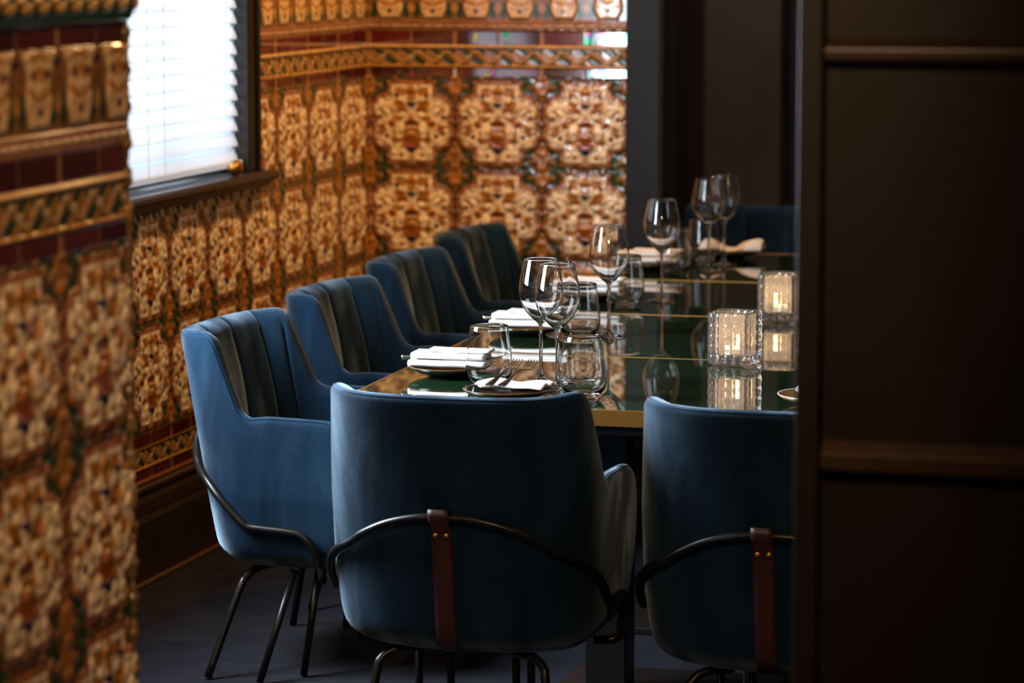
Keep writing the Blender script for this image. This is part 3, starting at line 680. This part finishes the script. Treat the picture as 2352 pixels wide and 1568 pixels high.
wine = [(-1.878, 7.192, 'tall wine glass left of the pair standing in front of the nearest place settings'),
        (-1.812, 7.090, 'tall wine glass right of the pair, nearest the camera, before the fork plate'),
        (-1.925, 8.080, 'single tall wine glass beyond the first pair, beside the second window-side setting'),
        (-1.971, 8.930, 'tall wine glass standing before the third window-side setting, mirrored clearly in the table'),
        (-2.008, 9.775, 'wine glass left of the far pair, near the end of the table'),
        (-2.001, 9.985, 'wine glass right of the far pair, tallest against the dark alcove')]
w0 = MB().lathe(wine_profile(), 64).build('wine_glass', M_GLASS, None, True)
for i, (x, y, lab) in enumerate(wine):
    o = w0 if i == 0 else w0.copy()
    if i: COL.objects.link(o)
    o.location = tz(x, y); tag(o, lab, 'wine glass', 'stemmed wine glasses on the table')
tumb = [(-1.985, 7.120, 'stemless tumbler beside the nearest window-side napkin'),
        (-1.724, 6.985, 'stemless tumbler right of the near wine glasses, behind the foreground chair back'),
        (-2.000, 8.060, 'stemless tumbler partly hidden behind the near pair of wine glasses'),
        (-2.055, 8.826, 'stemless tumbler just behind the single wine glass, at the third window-side setting'),
        (-2.103, 9.700, 'stemless tumbler at the fourth window-side setting, behind the wine glass'),
        (-2.085, 10.065, 'stemless tumbler farthest up the table, left of the far wine glasses')]
t0 = MB().lathe(tumbler_profile(), 64).build('tumbler', M_GLASS, None, True)
for i, (x, y, lab) in enumerate(tumb):
    o = t0 if i == 0 else t0.copy()
    if i: COL.objects.link(o)
    o.location = tz(x, y); tag(o, lab, 'tumbler', 'stemless tumblers on the table')

# ------------------------------------------------------------------ plates, napkins, cutlery
PL = [(0.0, 0.0), (0.050, 0.0), (0.054, 0.003), (0.058, 0.006), (0.078, 0.010), (0.094, 0.017), (0.1005, 0.0235)]
PI_ = [(0.0985, 0.0238), (0.091, 0.0195), (0.076, 0.0135), (0.055, 0.0095), (0.0, 0.0085)]
def make_plate(gm=M_PLATE):
    root = empty('side_plate', (0, 0, 0))
    MB().lathe([(a, b) for a, b in PL] + PI_, 56).build('dish', gm, root, True)
    MB().lathe([(0.0985, 0.0238), (0.0992, 0.0250), (0.1005, 0.0252), (0.1012, 0.0243), (0.1005, 0.0232), (0.0985, 0.0238)], 56).build('rim', M_PLATERIM if gm is M_PLATE else M_LINEN, root, True)
    return root
def make_napkin(lx=0.19, ly=0.085):
    root = empty('folded_napkin', (0, 0, 0))
    # two folded layers, each a soft slab with a rolled fold on the camera side
    def slab(x0, x1, y0, y1, z0, z1, sag, name):
        nx_, ny_ = 24, 12; v = []; prof = []
        H = z1 - z0
        for k in range(7): t = PI / 2 + PI * k / 6; prof.append((y0 + H / 2 + H / 2 * math.cos(t), z0 + H / 2 + H / 2 * math.sin(t)))
        top = [(y1 - (y1 - y0 - H / 2) * k / 6, z1 + 0.0006 * math.sin(k * 2.1)) for k in range(6)]
        ring_ = top + prof + [(y1, z0)]
        m_ = len(ring_)
        for i in range(nx_ + 1):
            x = x0 + (x1 - x0) * i / nx_; dz = sag * (2 * i / nx_ - 1) ** 2 + 0.0004 * math.sin(i * 0.5 + z0 * 400)
            dy = 0.0006 * math.sin(i * 0.4 + z0 * 300)
            for (yy, zz_) in ring_: v.append((x, yy + dy, zz_ + dz))
        f = [(i * m_ + k, i * m_ + (k + 1) % m_, (i + 1) * m_ + (k + 1) % m_, (i + 1) * m_ + k) for i in range(nx_) for k in range(m_)]
        f += [tuple(range(m_)), tuple(range(nx_ * m_, nx_ * m_ + m_))]
        return mesh_obj(name, v, f, M_LINEN, root, True)
    slab(-lx / 2, lx / 2, -ly / 2, ly / 2, 0.0, 0.0155, -0.001, 'lower_fold')
    slab(-lx / 2 + 0.006, lx / 2 - 0.004, -ly / 2 + 0.006, ly / 2, 0.0195, 0.033, -0.001, 'upper_fold')
    slab(-lx / 2 + 0.045, lx / 2 + 0.006, -ly / 2 + 0.022, ly / 2 - 0.006, 0.0335, 0.0395, 0.0005, 'top_fold')
    return root
def make_fork():
    # lies along +x with the tines at the far end
    root = empty('fork', (0, 0, 0)); v = []; f = []
    st = [(-0.100, 0.0085, 0.0), (-0.094, 0.0105, 0), (-0.08, 0.0098, 0), (-0.05, 0.0062, 0.001), (-0.01, 0.0036, 0.003), (0.025, 0.0034, 0.005), (0.040, 0.0060, 0.004), (0.050, 0.0110, 0.001), (0.062, 0.0125, -0.001)]
    for (x, w_, z) in st: v += [(x, -w_, z), (x, w_, z), (x, w_, z + 0.0026), (x, -w_, z + 0.0026)]
    for i in range(len(st) - 1):
        for k in range(4): f.append((i * 4 + k, i * 4 + (k + 1) % 4, i * 4 + 4 + (k + 1) % 4, i * 4 + 4 + k))
    f += [(0, 1, 2, 3), tuple((len(st) - 1) * 4 + k for k in range(4))]
    h = mesh_obj('handle', v, f, M_STEEL, root, True); md = h.modifiers.new('bevel', 'BEVEL'); md.width = 0.0008; md.segments = 2
    for k in range(4):
        yy = -0.0105 + 0.007 * k
        MB().tube([(0.060, yy, 0.0003), (0.080, yy, 0.0015), (0.098, yy, 0.006), (0.108, yy * 1.0, 0.010)], 0.0016, 8, r2=0.0009).build('tine', M_STEEL, root, True)
    return root
def make_knife():
    root = empty('butter_knife', (0, 0, 0))
    MB().tube(catmull([(-0.105, 0, 0.004), (-0.08, 0, 0.005), (-0.03, 0, 0.005), (0.0, 0, 0.004)], 5), 0.0062, 12).build('handle', M_STEEL, root, True)
    v = [(0, -0.007, 0.003), (0.09, -0.009, 0.003), (0.105, -0.001, 0.003), (0.10, 0.006, 0.003), (0, 0.006, 0.003)]; v += [(a, b, c + 0.0016) for a, b, c in v]
    mesh_obj('blade', v, [(0, 1, 2, 3, 4), (5, 6, 7, 8, 9)] + [(i, (i + 1) % 5, 5 + (i + 1) % 5, 5 + i) for i in range(5)], M_STEEL, root)
    return root
plate0, napkin0, fork0, knife0 = make_plate(), make_napkin(), make_fork(), make_knife()
used = set()
def place(proto, loc, rz, label, cat, group, tilt=(0, 0)):
    if proto.name in used: o = copy_tree(proto)
    else: o = proto; used.add(proto.name)
    o.location = loc; o.rotation_euler = (tilt[0], tilt[1], rz); tag(o, label, cat, group); return o
sett = [(-2.122, 7.262, 0, 'first'), (-2.150, 8.087, 0, 'second'), (-2.185, 8.928, 0, 'third'), (-2.205, 9.800, 0, 'fourth')]
for (x, y, rz, w_) in sett:
    where = {'first': 'at the window-side setting nearest the camera', 'second': 'at the second window-side setting', 'third': 'at the third window-side setting', 'fourth': 'at the farthest window-side setting'}[w_]
    place(plate0, tz(x, y), rz, 'small black footed plate under a white napkin ' + where, 'plate', 'black side plates')
    place(napkin0, (x + 0.004, y - 0.01, TT + 0.0265), rz + R(1), 'white linen napkin folded flat ' + where, 'napkin', 'folded white napkins')
    place(fork0, (x + 0.030, y + 0.010, TT + 0.0425), R(0), 'steel fork lying on the napkin ' + where, 'fork', 'forks at the settings', (0, R(-1)))
    place(knife0, (x - 0.010, y - 0.022, TT + 0.0395), R(-1), 'steel knife with its handle past the napkin ' + where, 'knife', 'knives at the settings')
# setting in front of the middle chair: forks on an opened napkin
def drape(name, pts_u, width, zoff, label, group='crumpled white napkins', seedy=0, fold=0.004):
    """napkin strip: centreline pts (x,y,z), width across, gentle folds"""
    c = catmull(pts_u, 5); v = []; f = []; m_ = 13; n_ = len(c)
    for i, p_ in enumerate(c):
        a = Vector(c[max(i - 1, 0)]); b = Vector(c[min(i + 1, n_ - 1)]); t = (b - a).normalized(); s_ = t.cross(Vector((0, 0, 1))).normalized()
        for k in range(m_):
            q = (k / (m_ - 1) - 0.5) * width; w_ = max(0.0, 1 - (2 * k / (m_ - 1) - 1) ** 2) ** 0.5; z = TT + 0.026 + (p_[2] - TT - 0.026) * w_ + fold * math.cos(k * 1.1 + seedy + i * 0.12) * w_
            v.append((p_[0] + s_.x * q, p_[1] + s_.y * q, z + zoff))
    f = grid_faces(n_, m_); o = mesh_obj(name, v, f, M_LINEN, None, True)
    md = o.modifiers.new('thick', 'SOLIDIFY'); md.thickness = 0.006; md.offset = -1
    sd = o.modifiers.new('smooth', 'SUBSURF'); sd.levels = 1; sd.render_levels = 1
    tag(o, label, 'napkin', group); return o
place(plate0, tz(-1.885, 6.915), 0, 'small plate with forks behind the top of the middle foreground chair', 'plate', 'black side plates')
drape('rolled_napkin', [(-1.960, 6.925, TT + 0.030), (-1.915, 6.945, TT + 0.038), (-1.87, 6.95, TT + 0.028), (-1.825, 6.945, TT + 0.036), (-1.79, 6.935, TT + 0.034)], 0.075, 0.004, 'white napkin with pointed corners under the two forks, behind the middle chair back', seedy=1)
place(fork0, (-1.900, 6.935, TT + 0.054), R(86), 'left of the two forks resting on the napkin behind the middle chair', 'fork', 'forks at the settings', (0, R(-7)))
place(fork0, (-1.866, 6.930, TT + 0.054), R(84), 'right of the two forks resting on the napkin behind the middle chair', 'fork', 'forks at the settings', (0, R(-7)))
# setting in front of the cut-off chair
pr = make_plate(mat('bronze_glaze', (0.22, 0.11, 0.03), 0.25)); place(pr, tz(-1.178, 7.02), 0, 'pale-rimmed bronze plate half hidden by the dark partition', 'plate', 'black side plates')
drape('rolled_napkin', [(-1.235, 7.00, TT + 0.030), (-1.20, 7.01, TT + 0.055), (-1.15, 7.02, TT + 0.065), (-1.10, 7.02, TT + 0.05)], 0.06, 0.006, 'white napkin on the bronze plate beside the dark partition', seedy=2)
# setting at the far end
place(plate0, tz(-2.035, 10.24), 0, 'small black plate at the far end of the table', 'plate', 'black side plates')
drape('rolled_napkin', [(-2.125, 10.22, TT + 0.040), (-2.105, 10.22, TT + 0.062), (-2.075, 10.23, TT + 0.056), (-2.045, 10.235, TT + 0.034), (-2.01, 10.235, TT + 0.032), (-1.985, 10.235, TT + 0.048), (-1.94, 10.24, TT + 0.060), (-1.920, 10.24, TT + 0.056)], 0.075, 0.002, 'white napkin with two raised ends on the far-end plate', seedy=3)

# ------------------------------------------------------------------ pressed glass candle holders
def make_holder():
    root = empty('candle_holder', (0, 0, 0)); v = []; f = []; n = 120; a = 0.0575; H = 0.131
    def sq(t, r, e):   # rounded square outline
        c, s_ = math.cos(t), math.sin(t); k = (abs(c) ** e + abs(s_) ** e) ** (-1 / e); return r * k * c, r * k * s_
    levels = 56; rows = 0
    for i in range(levels + 1):
        z = H * i / levels; zb = abs(math.sin(PI * (z - 0.003) / (H - 0.006) * 5)) if 0.003 < z < H - 0.003 else 0
        for k in range(n):
            t = 2 * PI * k / n; x, y = sq(t, a, 7)
            # flute phase measured along each face
            m_ = max(abs(x), abs(y)); q = (y if abs(x) >= abs(y) else x) / m_
            fl = abs(math.sin(PI * (q + 1) / 2 * 5)); off = 0.0050 * (fl ** 0.6) * (0.45 + 0.55 * zb ** 0.6) - 0.0045
            if i == 0: off -= 0.010
            elif i == 1: off -= 0.004
            if i == levels: off -= 0.003
            r_ = math.hypot(x, y); v.append((x * (1 + off / r_), y * (1 + off / r_), z))
        rows += 1
    ins = [(0.0475, H), (0.0445, H - 0.003)] + [(0.0435, H - 0.003 - (H - 0.03) * j / 12) for j in range(1, 12)] + [(0.042, 0.024), (0.036, 0.0195), (0.02, 0.0185)]
    for (r, z) in ins:
        for k in range(n):
            t = 2 * PI * k / n; x, y = sq(t, r, 5); m_ = max(abs(x), abs(y)); q = (y if abs(x) >= abs(y) else x) / m_
            fl = abs(math.sin(PI * (q + 1) / 2 * 5)) * 0.0026; v.append((x * (1 - fl / r), y * (1 - fl / r), z))
        rows += 1
    for i in range(rows - 1):
        for k in range(n): f.append((i * n + k, i * n + (k + 1) % n, (i + 1) * n + (k + 1) % n, (i + 1) * n + k))
    f.append(tuple(range(n))); f.append(tuple((rows - 1) * n + k for k in range(n)))
    mesh_obj('glass_body', v, f, M_RIBGLASS, root, True)
    return root
def make_tealight():
    root = empty('tealight', (0, 0, 0))
    MB().lathe([(0, 0), (0.019, 0), (0.0195, 0.001), (0.0195, 0.0165), (0.0187, 0.0165), (0.0187, 0.0012), (0, 0.0012)], 32).build('tin_cup', M_TIN, root, True)
    MB().lathe([(0, 0.0016), (0.0183, 0.0016), (0.0183, 0.0205), (0.012, 0.0195), (0, 0.019)], 32).build('wax', M_WAX, root, True)
    MB().tube([(0, 0, 0.018), (0.0004, 0, 0.024)], 0.0008, 6).build('wick', M_WICK, root)
    MB().lathe([(0, 0.0215), (0.0040, 0.0235), (0.0066, 0.0285), (0.0060, 0.034), (0.0030, 0.042), (0.0, 0.050)], 16).build('flame', M_FLAME, root, True)
    return root
holder0, tea0 = make_holder(), make_tealight()
for i, (x, y, a, lab, lab2) in enumerate([(-1.503, 7.650, -6, 'ribbed square glass candle holder nearer the camera, on the table centreline', 'lit tealight inside the nearer ribbed glass holder'),
                                    (-1.560, 8.570, 4, 'ribbed square glass candle holder farther away, touching the edge of the dark partition in view', 'lit tealight inside the farther ribbed glass holder')]):
    h_ = holder0 if i == 0 else copy_tree(holder0); h_.location = tz(x, y); h_.rotation_euler = (0, 0, R(a)); tag(h_, lab, 'candle holder', 'ribbed glass candle holders')
    t_ = tea0 if i == 0 else copy_tree(tea0); t_.location = (x, y, TT + 0.0202); tag(t_, lab2, 'tealight', 'lit tealights')
    light('tealight_glow', 'POINT', (x, y, TT + 0.075), 3.2, (1.0, 0.64, 0.34), 0.006)
